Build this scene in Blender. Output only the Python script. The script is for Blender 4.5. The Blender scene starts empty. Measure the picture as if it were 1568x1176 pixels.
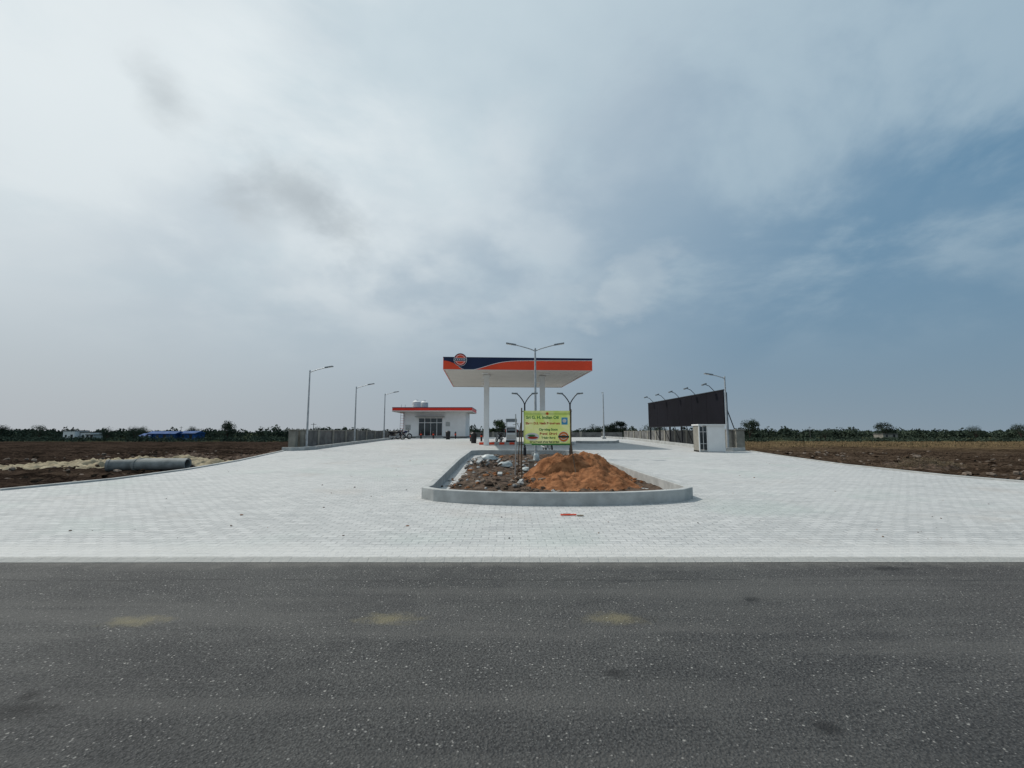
import bpy, bmesh, math, random
from mathutils import Vector, Matrix, noise
random.seed(7)
R=random.random
def U(a,b): return a+(b-a)*random.random()
sc=bpy.context.scene
col=sc.collection
# ------------------------------------------------------------ node helpers
class NT:
    def __init__(s,nt):
        s.nt=nt; s.n=nt.nodes; s.l=nt.links
    def new(s,t,**k):
        n=s.n.new(t)
        for a,b in k.items(): setattr(n,a,b)
        return n
    def put(s,sock,v):
        if isinstance(v,bpy.types.NodeSocket): s.l.new(v,sock)
        elif isinstance(v,(tuple,list)):
            if len(v)==3 and sock.type=='RGBA': v=tuple(v)+(1,)
            sock.default_value=v
        else: sock.default_value=v
    def math(s,op,a,b=0.0,c=None,clamp=False):
        n=s.new('ShaderNodeMath',operation=op); n.use_clamp=clamp
        s.put(n.inputs[0],a); s.put(n.inputs[1],b)
        if c is not None: s.put(n.inputs[2],c)
        return n.outputs[0]
    def vm(s,op,a,b=(0,0,0)):
        n=s.new('ShaderNodeVectorMath',operation=op)
        s.put(n.inputs[0],a); s.put(n.inputs[1],b)
        return n.outputs['Value'] if op in('LENGTH','DOT_PRODUCT') else n.outputs[0]
    def mr(s,v,a,b,c=0.0,d=1.0,smooth=True):
        n=s.new('ShaderNodeMapRange'); n.interpolation_type='SMOOTHSTEP' if smooth else 'LINEAR'
        s.put(n.inputs[0],v)
        for i,q in enumerate((a,b,c,d)): s.put(n.inputs[i+1],q)
        return n.outputs[0]
    def mix(s,f,a,b,mode='MIX'):
        n=s.new('ShaderNodeMix',data_type='RGBA',blend_type=mode)
        s.put(n.inputs[0],f); s.put(n.inputs[6],a); s.put(n.inputs[7],b)
        return n.outputs[2]
    def noise(s,vec,scale,detail=4,rough=.55,dist=0.0):
        n=s.new('ShaderNodeTexNoise'); s.put(n.inputs['Vector'],vec)
        n.inputs['Scale'].default_value=scale; n.inputs['Detail'].default_value=detail
        n.inputs['Roughness'].default_value=rough; n.inputs['Distortion'].default_value=dist
        return n.outputs['Fac']
    def vor(s,vec,scale,feat='F1'):
        n=s.new('ShaderNodeTexVoronoi',feature=feat); s.put(n.inputs['Vector'],vec)
        n.inputs['Scale'].default_value=scale
        return n
    def sep(s,v):
        n=s.new('ShaderNodeSeparateXYZ'); s.put(n.inputs[0],v); return n.outputs
def newmat(name):
    m=bpy.data.materials.new(name); m.use_nodes=True
    t=NT(m.node_tree); b=m.node_tree.nodes['Principled BSDF']
    co=t.new('ShaderNodeTexCoord').outputs['Object']
    return m,t,b,co
def bump(t,b,h,st=.4,dist=.02):
    n=t.new('ShaderNodeBump'); n.inputs['Strength'].default_value=st; n.inputs['Distance'].default_value=dist
    t.put(n.inputs['Height'],h); t.l.new(n.outputs[0],b.inputs['Normal'])
def M(name,c,rough=.7,var=.12,scale=3.0,metal=0.0,bmp=0.0,c2=None,spec=.3):
    m,t,b,co=newmat(name)
    f=t.noise(co,scale,5,.6)
    f=t.mr(f,.3,.7)
    a=tuple(x*(1-var) for x in c); d=c2 if c2 else tuple(min(1,x*(1+var)) for x in c)
    t.put(b.inputs['Base Color'],t.mix(f,a,d))
    b.inputs['Roughness'].default_value=rough; b.inputs['Metallic'].default_value=metal
    b.inputs['Specular IOR Level'].default_value=spec
    if bmp: bump(t,b,t.noise(co,scale*6,4),bmp,.02)
    return m
# ------------------------------------------------------------ mesh builder
class MB:
    def __init__(s): s.v=[];s.f=[];s.mi=[];s.mats=[];s.sm=[]
    def m(s,mat):
        if mat not in s.mats: s.mats.append(mat)
        return s.mats.index(mat)
    def poly(s,vs,fs,mat,smooth=False):
        o=len(s.v); k=s.m(mat); s.v+= [tuple(q) for q in vs]
        for f in fs: s.f.append(tuple(i+o for i in f)); s.mi.append(k); s.sm.append(smooth)
    def box(s,x0,x1,y0,y1,z0,z1,mat,rot=0,T=None):
        vs=[(x,y,z) for z in(z0,z1) for x,y in((x0,y0),(x1,y0),(x1,y1),(x0,y1))]
        if T is not None: vs=[tuple(T@Vector(q)) for q in vs]
        s.poly(vs,[(0,3,2,1),(4,5,6,7),(0,1,5,4),(1,2,6,5),(2,3,7,6),(3,0,4,7)],mat)
    def cyl(s,p0,p1,r0,r1,mat,n=10,caps=True):
        p0=Vector(p0);p1=Vector(p1);d=(p1-p0)
        if d.length<1e-6:return
        d.normalize(); a=d.orthogonal().normalized(); b=d.cross(a)
        vs=[];
        for p,r in((p0,r0),(p1,r1)):
            for i in range(n):
                t=2*math.pi*i/n; vs.append(p+a*math.cos(t)*r+b*math.sin(t)*r)
        s.poly(vs,[(i,(i+1)%n,n+(i+1)%n,n+i) for i in range(n)],mat,True)
        if caps: s.poly(vs,[tuple(range(n-1,-1,-1)),tuple(range(n,2*n))],mat)
    def tube(s,pts,r,mat,n=8):
        for i in range(len(pts)-1):
            ra=r[i] if isinstance(r,list) else r; rb=r[i+1] if isinstance(r,list) else r
            s.cyl(pts[i],pts[i+1],ra,rb,mat,n)
    def ring(s,c,R0,r,mat,axis='y',n=20,k=8):
        vs=[];fs=[]
        for i in range(n):
            t=2*math.pi*i/n
            for j in range(k):
                q=2*math.pi*j/k; rr=R0+r*math.cos(q); h=r*math.sin(q)
                u,v=rr*math.cos(t),rr*math.sin(t)
                p={'y':(u,h,v),'x':(h,u,v),'z':(u,v,h)}[axis]
                vs.append((c[0]+p[0],c[1]+p[1],c[2]+p[2]))
        for i in range(n):
            for j in range(k):
                fs.append((i*k+j,((i+1)%n)*k+j,((i+1)%n)*k+(j+1)%k,i*k+(j+1)%k))
        s.poly(vs,fs,mat,True)
    def disc(s,c,r,mat,n=40,ry=None,t0=0,t1=2*math.pi):
        vs=[(c[0]+r*math.cos(t0+(t1-t0)*i/n),c[1],c[2]+(ry or r)*math.sin(t0+(t1-t0)*i/n)) for i in range(n+(0 if t1-t0>6.28 else 1))]
        s.poly(vs,[tuple(range(len(vs)))],mat)
    def obj(s,name,parent=None,T=None,bevel=0):
        me=bpy.data.meshes.new(name); vs=s.v
        if T is not None: vs=[tuple(T@Vector(q)) for q in vs]
        me.from_pydata(vs,[],s.f)
        for q in s.mats: me.materials.append(q)
        me.polygons.foreach_set('material_index',s.mi); me.polygons.foreach_set('use_smooth',s.sm)
        me.update()
        o=bpy.data.objects.new(name,me); col.objects.link(o)
        if parent: o.parent=parent
        if bevel:
            b=o.modifiers.new('bevel','BEVEL'); b.width=bevel; b.segments=2; b.limit_method='ANGLE'
        return o
def empty(name):
    e=bpy.data.objects.new(name,None); col.objects.link(e); e.empty_display_size=.2; return e
def lerpT(tab,x):
    if x<=tab[0][0]: return tab[0][1]
    for (a,b),(c,d) in zip(tab,tab[1:]):
        if x<=c:
            t=(x-a)/(c-a); return b+(d-b)*t
    return tab[-1][1]
def sst(a,b,x):
    t=max(0,min(1,(x-a)/(b-a))); return t*t*(3-2*t)
G=[(0,0),(10,0),(14,.05),(20,.18),(25,.3),(35,.55),(45,.75),(55,.9),(62,.95)]
def g(y): return lerpT(G,y)+.03
EL=[(6,-32),(7.5,-23),(9,-18.2),(11,-14.8),(12.5,-13.7),(15,-12.8),(18,-12.6),(22,-13),(26,-13.8),(30,-14.6),(62,-14.6)]
ER=[(6,36),(7.5,27),(9,22),(11,18.2),(13,16.2),(16,14.9),(20,14.3),(25,14.5),(30,15),(62,15)]
def el(y): return lerpT(EL,y)
def er(y): return lerpT(ER,y)
# ------------------------------------------------------------ materials
def mat_asphalt():
    m,t,b,co=newmat('asphalt')
    big=t.noise(co,.45,4,.6); med=t.noise(co,3.5,5,.65); fine=t.noise(co,48,3,.7)
    c=t.mix(t.mr(big,.38,.62),(.031,.032,.033),(.066,.067,.065))
    c=t.mix(t.mr(t.noise(t.vm('MULTIPLY',co,(.6,1.2,1)),1.3,6,.72,.6),.47,.62,0,.55),c,(.098,.098,.093))
    c=t.mix(t.mr(med,.42,.68,0,.5),c,(.085,.085,.08))
    s=t.sep(co); x,y=s[0],s[1]
    c=t.mix(t.mr(x,1.5,6,0,.35),c,(.085,.068,.060))
    c=t.mix(t.mr(fine,.34,.68,0,1),t.mix(.65,c,(.010,.010,.010)),t.mix(.35,c,(.15,.15,.145)))
    for sc_,th,colr,pr in((70,.30,(.18,.18,.17),.5),(30,.22,(.34,.33,.31),.62),(13,.12,(.42,.41,.38),.5)):
        v=t.vor(co,sc_); rnd=t.sep(v.outputs['Color'])[0]
        mask=t.math('MULTIPLY',t.mr(v.outputs['Distance'],th,th*.6),t.math('GREATER_THAN',rnd,pr))
        c=t.mix(t.math('MULTIPLY',mask,.8),c,colr)
    st=t.noise(t.vm('MULTIPLY',co,(.15,1.6,1)),1.0,5,.65)
    c=t.mix(t.mr(st,.44,.66,0,.5),c,(.105,.103,.097))
    c=t.mix(t.mr(t.math('ADD',y,t.math('MULTIPLY',med,.8)),6.0,6.4,0,.5),c,(.16,.155,.14))
    c=t.mix(t.mr(y,3.6,2.0,0,.35),c,(.022,.023,.024))
    # old bitumen seam
    sd_=t.math('ABSOLUTE',t.math('SUBTRACT',t.math('ADD',y,t.math('MULTIPLY',t.noise(t.vm('MULTIPLY',co,(1,.2,1)),.8,3),.25)),5.35))
    c=t.mix(t.math('MULTIPLY',t.mr(sd_,.035,.01,0,.5),t.mr(med,.4,.55)),c,(.02,.02,.02))
    nz=t.noise(co,7,4,.7)
    def spot(x,y,rx,ry,colr,k,lo=.45,hi=1.1):
        d=t.vm('LENGTH',t.vm('MULTIPLY',t.vm('SUBTRACT',co,(x,y,0)),(1/rx,1/ry,0)))
        d=t.math('ADD',d,t.math('MULTIPLY',t.math('SUBTRACT',nz,.5),2.6))
        return t.math('MULTIPLY',t.mr(d,hi,lo),k)
    for x_,y_,rx,ry in((.68,3.27,.09,.07),(2.3,4.63,.09,.08),(-2.84,2.84,.20,.12),(4.4,5.65,.3,.10),(-2.95,3.0,.08,.06),(1.7,2.7,.10,.08)):
        c=t.mix(spot(x_,y_,rx,ry,0,.75,.1,1.3),c,(.012,.012,.012))
    for x_,y_ in((-1.07,4.18),(.88,4.18),(-3.2,4.12)):
        c=t.mix(spot(x_,y_,.26,.12,0,.6,.0,1.4),c,(.20,.175,.10))
    t.put(b.inputs['Base Color'],c); b.inputs['Roughness'].default_value=.82
    b.inputs['Specular IOR Level'].default_value=.3
    h=t.math('ADD',fine,t.math('MULTIPLY',t.vor(co,70).outputs['Distance'],-.8))
    bump(t,b,h,.8,.012)
    return m
def mat_paver():
    m,t,b,co=newmat('concrete_pavers')
    n=t.new('ShaderNodeTexBrick')
    dn=t.new('ShaderNodeTexNoise'); t.put(dn.inputs['Vector'],co); dn.inputs['Scale'].default_value=.8
    wv=t.vm('ADD',co,t.vm('MULTIPLY',t.vm('SUBTRACT',dn.outputs['Color'],(.5,.5,.5)),(.12,.12,0)))
    t.put(n.inputs['Vector'],wv)
    n.inputs['Color1'].default_value=(.40,.41,.405,1); n.inputs['Color2'].default_value=(.52,.525,.515,1)
    n.inputs['Mortar'].default_value=(.28,.285,.28,1)
    n.inputs['Scale'].default_value=1; n.inputs['Mortar Size'].default_value=.010
    n.inputs['Brick Width'].default_value=.24; n.inputs['Row Height'].default_value=.14
    n.inputs['Mortar Smooth'].default_value=.3
    c=n.outputs['Color']
    big=t.noise(co,.18,4,.6,.5); med=t.noise(t.vm('MULTIPLY',co,(.6,1.8,1)),1.1,6,.7,.8); fi=t.noise(co,9,5,.75)
    c=t.mix(t.mr(big,.35,.65,0,.35),c,(.53,.535,.52))
    c=t.mix(t.mr(med,.5,.72,0,.5),c,(.35,.36,.36))
    c=t.mix(t.mr(fi,.45,.7,0,.3),c,(.57,.57,.55))
    w=t.noise(t.vm('MULTIPLY',co,(.8,3.6,1)),1.5,5,.75,1.6)
    c=t.mix(t.mr(w,.54,.62,0,.65),c,(.30,.31,.31))
    w2=t.noise(t.vm('MULTIPLY',t.vm('ADD',co,(5,5,0)),(.5,2.2,1)),1.2,5,.75,1.8)
    c=t.mix(t.mr(w2,.56,.66,0,.5),c,(.62,.62,.60))
    c=t.mix(t.mr(t.noise(t.vm('ADD',co,(3,7,0)),.35,2,.5),.58,.75,0,.25),c,(.38,.32,.27))
    c=t.mix(t.mr(t.noise(t.vm('ADD',co,(23,1,0)),.3,2,.5),.55,.75,0,.3),c,(.35,.43,.39))
    y=t.sep(co)[1]
    edge=t.mr(t.math('ADD',y,t.math('MULTIPLY',med,.7)),7.25,6.7)
    c=t.mix(t.math('MULTIPLY',edge,.8),c,t.mix(med,(.44,.44,.42),(.62,.62,.60)))
    c=t.mix(t.mr(t.math('SUBTRACT',y,t.math('MULTIPLY',fi,.22)),5.98,5.90,0,.6),c,(.25,.25,.23))
    t.put(b.inputs['Base Color'],c); b.inputs['Roughness'].default_value=.85
    bump(t,b,t.math('ADD',t.math('MULTIPLY',n.outputs['Fac'],-.5),t.math('ADD',w,fi)),.6,.04)
    return m
def mat_ground():
    m,t,b,co=newmat('ploughed_soil')
    s=t.sep(co); x,y=s[0],s[1]
    big=t.noise(co,.06,4,.6); med=t.noise(t.vm('MULTIPLY',co,(.35,1.6,1)),.5,6,.7); fi=t.noise(co,4,6,.75)
    left=t.mix(t.mr(med,.38,.62),(.015,.011,.009),(.052,.037,.029))
    right=t.mix(t.mr(med,.38,.62),(.034,.023,.016),(.095,.068,.048))
    c=t.mix(t.mr(x,-3,5),left,right)
    c=t.mix(t.mr(fi,.45,.75,0,.5),c,t.mix(.6,c,(.17,.125,.09)))
    c=t.mix(t.mr(fi,.5,.35,0,.75),c,(.012,.009,.007))
    gx=t.mr(x,12,20); gy=t.mr(t.math('ADD',y,t.math('MULTIPLY',big,40)),60,90)
    c=t.mix(t.math('MULTIPLY',t.math('MULTIPLY',gx,gy),t.mr(med,.3,.65,.15,.65)),c,(.19,.135,.07))
    far=t.mr(y,115,150)
    c=t.mix(t.math('MULTIPLY',far,.8),c,(.050,.062,.034))
    lb=t.math('MULTIPLY',t.mr(x,-14,-18),t.mr(t.noise(t.vm('MULTIPLY',co,(.3,1,1)),.3,3),.48,.62,0,.5))
    c=t.mix(t.math('MULTIPLY',lb,t.mr(y,38,20)),c,(.10,.072,.052))
    sh=t.mr(t.math('ABSOLUTE',y),14,9); c=t.mix(t.math('MULTIPLY',sh,.4),c,(.12,.095,.07))
    t.put(b.inputs['Base Color'],c); b.inputs['Roughness'].default_value=1; b.inputs['Specular IOR Level'].default_value=.0
    bump(t,b,t.math('ADD',fi,med),1.0,.2)
    return m
A=mat_asphalt(); P=mat_paver(); SOIL=mat_ground()
CONC=M('kerb_concrete',(.38,.39,.38),.85,.16,2.5,bmp=.3)
CONCD=M('weathered_concrete',(.13,.13,.125),.9,.35,1.5,bmp=.4)
PIPEM=M('pipe_concrete',(.24,.25,.24),.9,.25,2.5,bmp=.3)
BEIGE=M('cement_plaster',(.24,.23,.20),.9,.2,1.8,bmp=.3)
WHITE=M('white_paint',(.74,.74,.73),.55,.06,.8)
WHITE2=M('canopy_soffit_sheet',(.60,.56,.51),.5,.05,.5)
ORANGE=M('orange_cladding',(.76,.072,.025),.4,.08,.6)
REDF=M('red_cladding',(.68,.038,.022),.4,.08,.6)
NAVY=M('navy_cladding',(.010,.020,.060),.4,.15,.6)
STEEL=M('galvanised_steel',(.42,.44,.45),.45,.15,4,metal=.5)
LAMPH=M('lamp_housing',(.22,.24,.25),.4,.1,4,metal=.4)
BLACK=M('black_paint',(.018,.018,.02),.45,.3,5)
RUB=M('rubber',(.02,.02,.02),.8,.2,6)
GLASS=M('dark_window_glass',(.03,.04,.045),.08,.3,.8,spec=.6)
RED=M('red_paint',(.5,.03,.02),.4,.1,3)
BLUE=M('blue_sheet',(.02,.07,.20),.7,.35,.6,spec=.1)
LBLUE=M('light_blue_paint',(.25,.42,.55),.6,.1,1)
WOOD=M('bamboo',(.10,.07,.045),.8,.3,8)
DIRT=M('red_earth',(.19,.078,.034),1,.3,4,bmp=1.0,c2=(.33,.15,.07),spec=.1)
RUBS=M('rubble_soil',(.05,.037,.028),1,.4,4,bmp=1.0,c2=(.14,.10,.075),spec=.1)
ROCK=M('rubble_rock',(.10,.08,.065),.95,.3,3,bmp=.5,c2=(.24,.19,.15))
PALE=M('pale_broken_paver',(.26,.265,.26),.9,.3,3,bmp=.4)
SAND=M('sand',(.27,.225,.15),1,.15,2,bmp=.8,c2=(.40,.345,.24),spec=.1)
PLAST=M('plastic_sack',(.42,.46,.46),.4,.2,4)
DRY=M('dry_brush',(.12,.088,.056),1,.3,6,c2=(.23,.18,.115))
GRASS=M('dry_grass_blade',(.15,.11,.055),1,.3,.5,c2=(.25,.19,.10))
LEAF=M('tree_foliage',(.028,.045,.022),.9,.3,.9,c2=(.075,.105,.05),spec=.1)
LEAFD=M('haze_tinted_foliage',(.034,.050,.040),1,.3,.12,c2=(.070,.092,.066),spec=.0)  # far leaves: distance haze painted in as a lifted blue-grey base colour
BARK=M('bark',(.07,.05,.04),1,.3,5)
BILL=M('billboard_panel',(.008,.008,.012),.8,.2,.5,spec=.1)
# ------------------------------------------------------------ ground sheet
def graded(a,b,step,far,gr):
    o=[];x=a
    while x<=b: o.append(x); x+=step
    s=step;x=b
    up=[]
    while x<far: s*=gr; x+=s; up.append(x)
    return o,up
xs_c,xr=graded(-36,36,.28,1800,1.07)
xs=[-q for q in reversed(xr)]+xs_c+xr
ys_c,yr=graded(6,60,.2,2600,1.05)
ys=[-300,-120,-60,-30,-15,-8,-4,0,3,5]+ys_c+yr
def gz(x,y):
    base=-.08-.27*sst(9,14,y)-.85*sst(45,180,y)
    if y<5: base=-.08
    dx=min(x-el(y),er(y)-x)   # >0 inside apron
    if 6<=y<=64:
        if dx>.3: return min(base,-.35)-.1
        e=g(y)-.16
        k=sst(-2.2-.5*noise.noise((x*.7,y*.7,3)),-.1,dx)
        base=base+(max(e,base)-base)*k
        k2=1-k*.8
    else: k2=1
    if y>7 and y<140:
        a=.14*noise.noise((x*.35,y*.9,0))+.12*noise.noise((x*1.6,y*1.9,5))+.09*noise.noise((x*4.1,y*4.3,9))
        if y<75:
            ph=y*2*math.pi/1.15+x*.25+1.6*noise.noise((x*.12,y*.12,2))
            a+=.07*math.sin(ph)*(1-sst(55,75,y))*(.6+.6*noise.noise((x*.5,y*.5,12)))
        if x<0: a*=1.1
        base+=a*k2*sst(7,10,y)
    if y>300: base+=1.5*noise.noise((x*.004,y*.004,0))
    return base
vs=[(x,y,gz(x,y)) for y in ys for x in xs]
W=len(xs)
fs=[(j*W+i,j*W+i+1,(j+1)*W+i+1,(j+1)*W+i) for j in range(len(ys)-1) for i in range(W-1)]
b=MB(); b.poly(vs,fs,SOIL,True); b.obj('ground')
# road
b=MB()
rx=[-400,-60,-20,0,20,60,400]
b.poly([(x,y,0) for y in(-4.5,6.0) for x in rx],[(i,i+1,8+i,7+i) for i in range(6)],A); b.obj('road')
# apron
b=MB(); ny=150; nx=40; vv=[]
yy=[6.0+(62-6.0)*(j/ny)**1.3 for j in range(ny+1)]
for y in yy:
    for i in range(nx+1):
        x=el(y)+(er(y)-el(y))*i/nx
        vv.append((x,y+(.04*noise.noise((x*1.3,0,4)) if y==6.0 else 0),g(y)))
# (front edge slopes down to the road)
W=nx+1
b.poly(vv,[(j*W+i,j*W+i+1,(j+1)*W+i+1,(j+1)*W+i) for j in range(ny) for i in range(nx)],P,True)
def skirt(line):
    n=len(line); b.poly(line+[(x,y,z-.5) for x,y,z in line],[(i,i+1,n+i+1,n+i) for i in range(n-1)],P)
skirt([vv[j*W] for j in range(ny+1)]); skirt([vv[j*W+nx] for j in range(ny+1)]); skirt(vv[-W:])
n=W; fl=vv[:W]; b.poly(fl+[(x,y-.10,.004) for x,y,z in fl],[(i,i+1,n+i+1,n+i) for i in range(n-1)],P)
b.obj('paved_apron')
# ------------------------------------------------------------ extruded wall along a path
def wallpath(path,w,h,mat,name,closed=False,zf=g,bevel=.015,base=-.12):
    n=len(path); L=[];Rr=[]
    for i,(x,y) in enumerate(path):
        a=path[i-1] if (i>0 or closed) else path[i]; c=path[(i+1)%n] if (i<n-1 or closed) else path[i]
        t=Vector((c[0]-a[0],c[1]-a[1])).normalized(); nn=Vector((-t.y,t.x))
        L.append((x+nn.x*w/2,y+nn.y*w/2)); Rr.append((x-nn.x*w/2,y-nn.y*w/2))
    V=[];
    for (a,c,p) in zip(L,Rr,path):
        z=zf(p[1]); V+=[(a[0],a[1],z+base),(a[0],a[1],z+h),(c[0],c[1],z+h),(c[0],c[1],z+base)]
    F=[]
    for i in range(n if closed else n-1):
        j=(i+1)%n
        for k in range(4): F.append((i*4+k,j*4+k,j*4+(k+1)%4,i*4+(k+1)%4))
    if not closed: F+=[(0,1,2,3),((n-1)*4+3,(n-1)*4+2,(n-1)*4+1,(n-1)*4)]
    b=MB(); b.poly(V,F,mat); o=b.obj(name)
    bm=bmesh.new(); bm.from_mesh(o.data); bmesh.ops.recalc_face_normals(bm,faces=bm.faces); bm.to_mesh(o.data); bm.free()
    if bevel:
        q=o.modifiers.new('bevel','BEVEL'); q.width=bevel; q.segments=2; q.limit_method='ANGLE'; q.angle_limit=.9
    return o
path=[]
for i in range(25):
    t=i/24; x=-2.0+6.15*t
    path.append((x,10.2+.75*abs(2*t-1)**2.3))
path=[(-2.02,11.5),(-2.06,11.15)]+path[1:-1]+[(4.2,11.15),(4.2,11.5),(4.1,14),(3.95,18),(3.75,22.5)]
for i in range(1,7):
    a=i/6*math.pi/2; path.append((2.25+1.5*math.cos(a),24.5+1.5*math.sin(a)))
path+=[(0,26),(-1.8,26),(-2.3,25.6),(-2.3,20),(-2.15,15)]
wallpath(path,.17,.27,CONC,'traffic_island_kerb',closed=True)
# island soil
b=MB(); nx,ny=110,150; V=[]
def rw(y): return 4.1 if y<14 else lerpT([(14,4.05),(18,3.9),(22.5,3.68),(24.5,3.6),(26,2.4)],y)
def isl(x,y):
    z=g(y)+.03
    z+=.05*noise.noise((x*1.3,y*1.3,2))+.05*noise.noise((x*4,y*4,7))+.03*noise.noise((x*11,y*11,1))
    z+=.16*math.exp(-(((x+.6)/1.0)**2+((y-14)/1.6)**2))+.18*math.exp(-(((x+.9)/.8)**2+((y-19)/2)**2))
    z-=.10*sst(.8,0,x+2.0)
    return z
for j in range(ny+1):
    y=10.3+15.6*j/ny
    for i in range(nx+1):
        x0=-2.2; x1=rw(y); x=x0+(x1-x0)*i/nx
        fr=10.2+.75*abs(2*(x+2.0)/6.15-1)**2.3
        V.append((x,max(y,fr),isl(x,max(y,fr))))
W=nx+1
b.poly(V,[(j*W+i,j*W+i+1,(j+1)*W+i+1,(j+1)*W+i) for j in range(ny) for i in range(nx)],RUBS,True)
b.obj('traffic_island_soil')
def heap(name,cones,x0,x1,y0,y1,zf,mat,step=.035,amp=.06):
    nx=int((x1-x0)/step); ny=int((y1-y0)/step); V=[]
    for j in range(ny+1):
        for i in range(nx+1):
            x=x0+(x1-x0)*i/nx; y=y0+(y1-y0)*j/ny; h=-.1
            wx=x+.16*noise.noise((x*1.8,y*1.8,1)); wy=y+.16*noise.noise((x*1.8,y*1.8,8))
            for cx,cy,r,hh in cones:
                d=math.hypot(wx-cx,wy-cy)/r
                h=max(h,hh*(1-math.sqrt(d*d+.02)+.07))
            k=sst(-.05,.12,h)
            h+=k*(amp*noise.noise((x*2.3,y*2.3,3))*1.5+amp*1.1*noise.noise((x*6,y*6,3))+amp*.8*abs(noise.noise((x*13,y*13,3)))+amp*.5*noise.noise((x*30,y*30,4)))
            V.append((x,y,zf(x,y)+h))
    W=nx+1
    b=MB(); b.poly(V,[(j*W+i,j*W+i+1,(j+1)*W+i+1,(j+1)*W+i) for j in range(ny) for i in range(nx)],mat,True)
    return b.obj(name)
heap('earth_pile',[(1.42,14.6,1.15,.88),(2.35,14.9,1.45,.92),(1.9,14.4,1.2,.88),(2.3,13.6,1.3,.5),(1.4,13.2,1.0,.34)],.2,4.0,11.4,17,lambda x,y:g(y)+.02,DIRT)
def rocks(name,n,fx,mats,smin,smax,flat=.7):
    b=MB()
    bm=bmesh.new(); bmesh.ops.create_icosphere(bm,subdivisions=1,radius=1); bv=[v.co.copy() for v in bm.verts]; bf=[tuple(v.index for v in f.verts) for f in bm.faces]; bm.free()
    for k in range(n):
        x,y,z=fx(); s=smin+(smax-smin)*R()**3
        rot=Matrix.Rotation(U(0,6.3),3,'Z')@Matrix.Rotation(U(-.6,.6),3,'X')
        sx,sy,sz=s*U(.7,1.4),s*U(.6,1.2),s*flat*U(.6,1.1); o=U(0,100)
        vs=[]
        for v in bv:
            q=v*(1+.35*noise.noise((v.x*1.5+o,v.y*1.5,v.z*1.5))); q=Vector((q.x*sx,q.y*sy,q.z*sz)); q=rot@q
            vs.append((x+q.x,y+q.y,z+q.z+sz*.3))
        b.poly(vs,bf,random.choice(mats))
    return b.obj(name)
def f1():
    x=U(-2,1.2) if R()<.8 else U(-2,3.7); y=11+13*R()**1.4
    return x,y,isl(x,y)
rocks('rubble',900,f1,[ROCK,ROCK,RUBS,RUBS,PALE,DIRT],.015,.12)
def f2():
    a=U(0,6.3); r=U(.9,1.7); x=2+r*math.cos(a)*1.1; y=14.3+r*math.sin(a)*1.5
    return min(max(x,.4),3.95),y,isl(x,y)+.03
rocks('earth_clods',260,f2,[DIRT],.015,.06)
b=MB()
for k in range(62):
    x=U(-1.95,-.5) if k<48 else U(-.5,1.0); y=U(17.5,22.5) if k<48 else U(13,18)
    T=Matrix.Translation((x,y,isl(x,y)+U(.03,.22)))@Matrix.Rotation(U(0,6),4,'Z')@Matrix.Rotation(U(-.7,.7),4,'X')@Matrix.Rotation(U(-.5,.5),4,'Y')
    a,c=U(.05,.13),U(.04,.09); b.box(-a,a,-c,c,-.03,.03,random.choice([PALE,ROCK,CONC,ROCK]),T=T)
b.obj('broken_paver_heap',bevel=.008)
def sack(name,x,y,z,sx,sy,sz,mat=PLAST):
    bm=bmesh.new(); bmesh.ops.create_icosphere(bm,subdivisions=3,radius=1)
    for v in bm.verts:
        k=1+.35*noise.noise(v.co*1.7+Vector((x,y,0)))+.15*noise.noise(v.co*5)
        v.co=Vector((v.co.x*sx*k+x,v.co.y*sy*k+y,z+max(-.3,v.co.z)*sz*k))
    me=bpy.data.meshes.new(name); bm.to_mesh(me); bm.free(); me.materials.append(mat)
    for p in me.polygons: p.use_smooth=True
    o=bpy.data.objects.new(name,me); col.objects.link(o)
sack('plastic_sack',-.25,18.2,isl(-.25,18.2)+.08,.3,.18,.14)
sack('plastic_sack',-.95,19.5,isl(-.95,19.5)+.12,.35,.2,.16)
sack('plastic_sack',.55,17.0,isl(.55,17)+.05,.2,.14,.1)
sack('plastic_sack',1.02,19.8,isl(1.02,19.8)+.2,.13,.12,.26)
b=MB()
for k in range(90):
    x=U(-1.8,1.0) if k<55 else U(1.2,2.7); y=U(12,17) if k<55 else U(13.9,15.2)
    z=isl(x,y)+.05 if k<55 else g(y)+.8
    a=U(0,6.3); L=U(.12,.45) if k<55 else U(.06,.18); 
    b.cyl((x,y,z),(x+L*math.cos(a),y+L*math.sin(a),z+U(-.04,.12)),.006,.003,DRY,4)
b.obj('dry_twigs')
b=MB(); b.box(.56,.74,15.55,15.73,g(15.6),.62,PIPEM); b.box(.53,.77,15.52,15.76,.622,.68,PIPEM); b.obj('concrete_post',bevel=.01)
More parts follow.
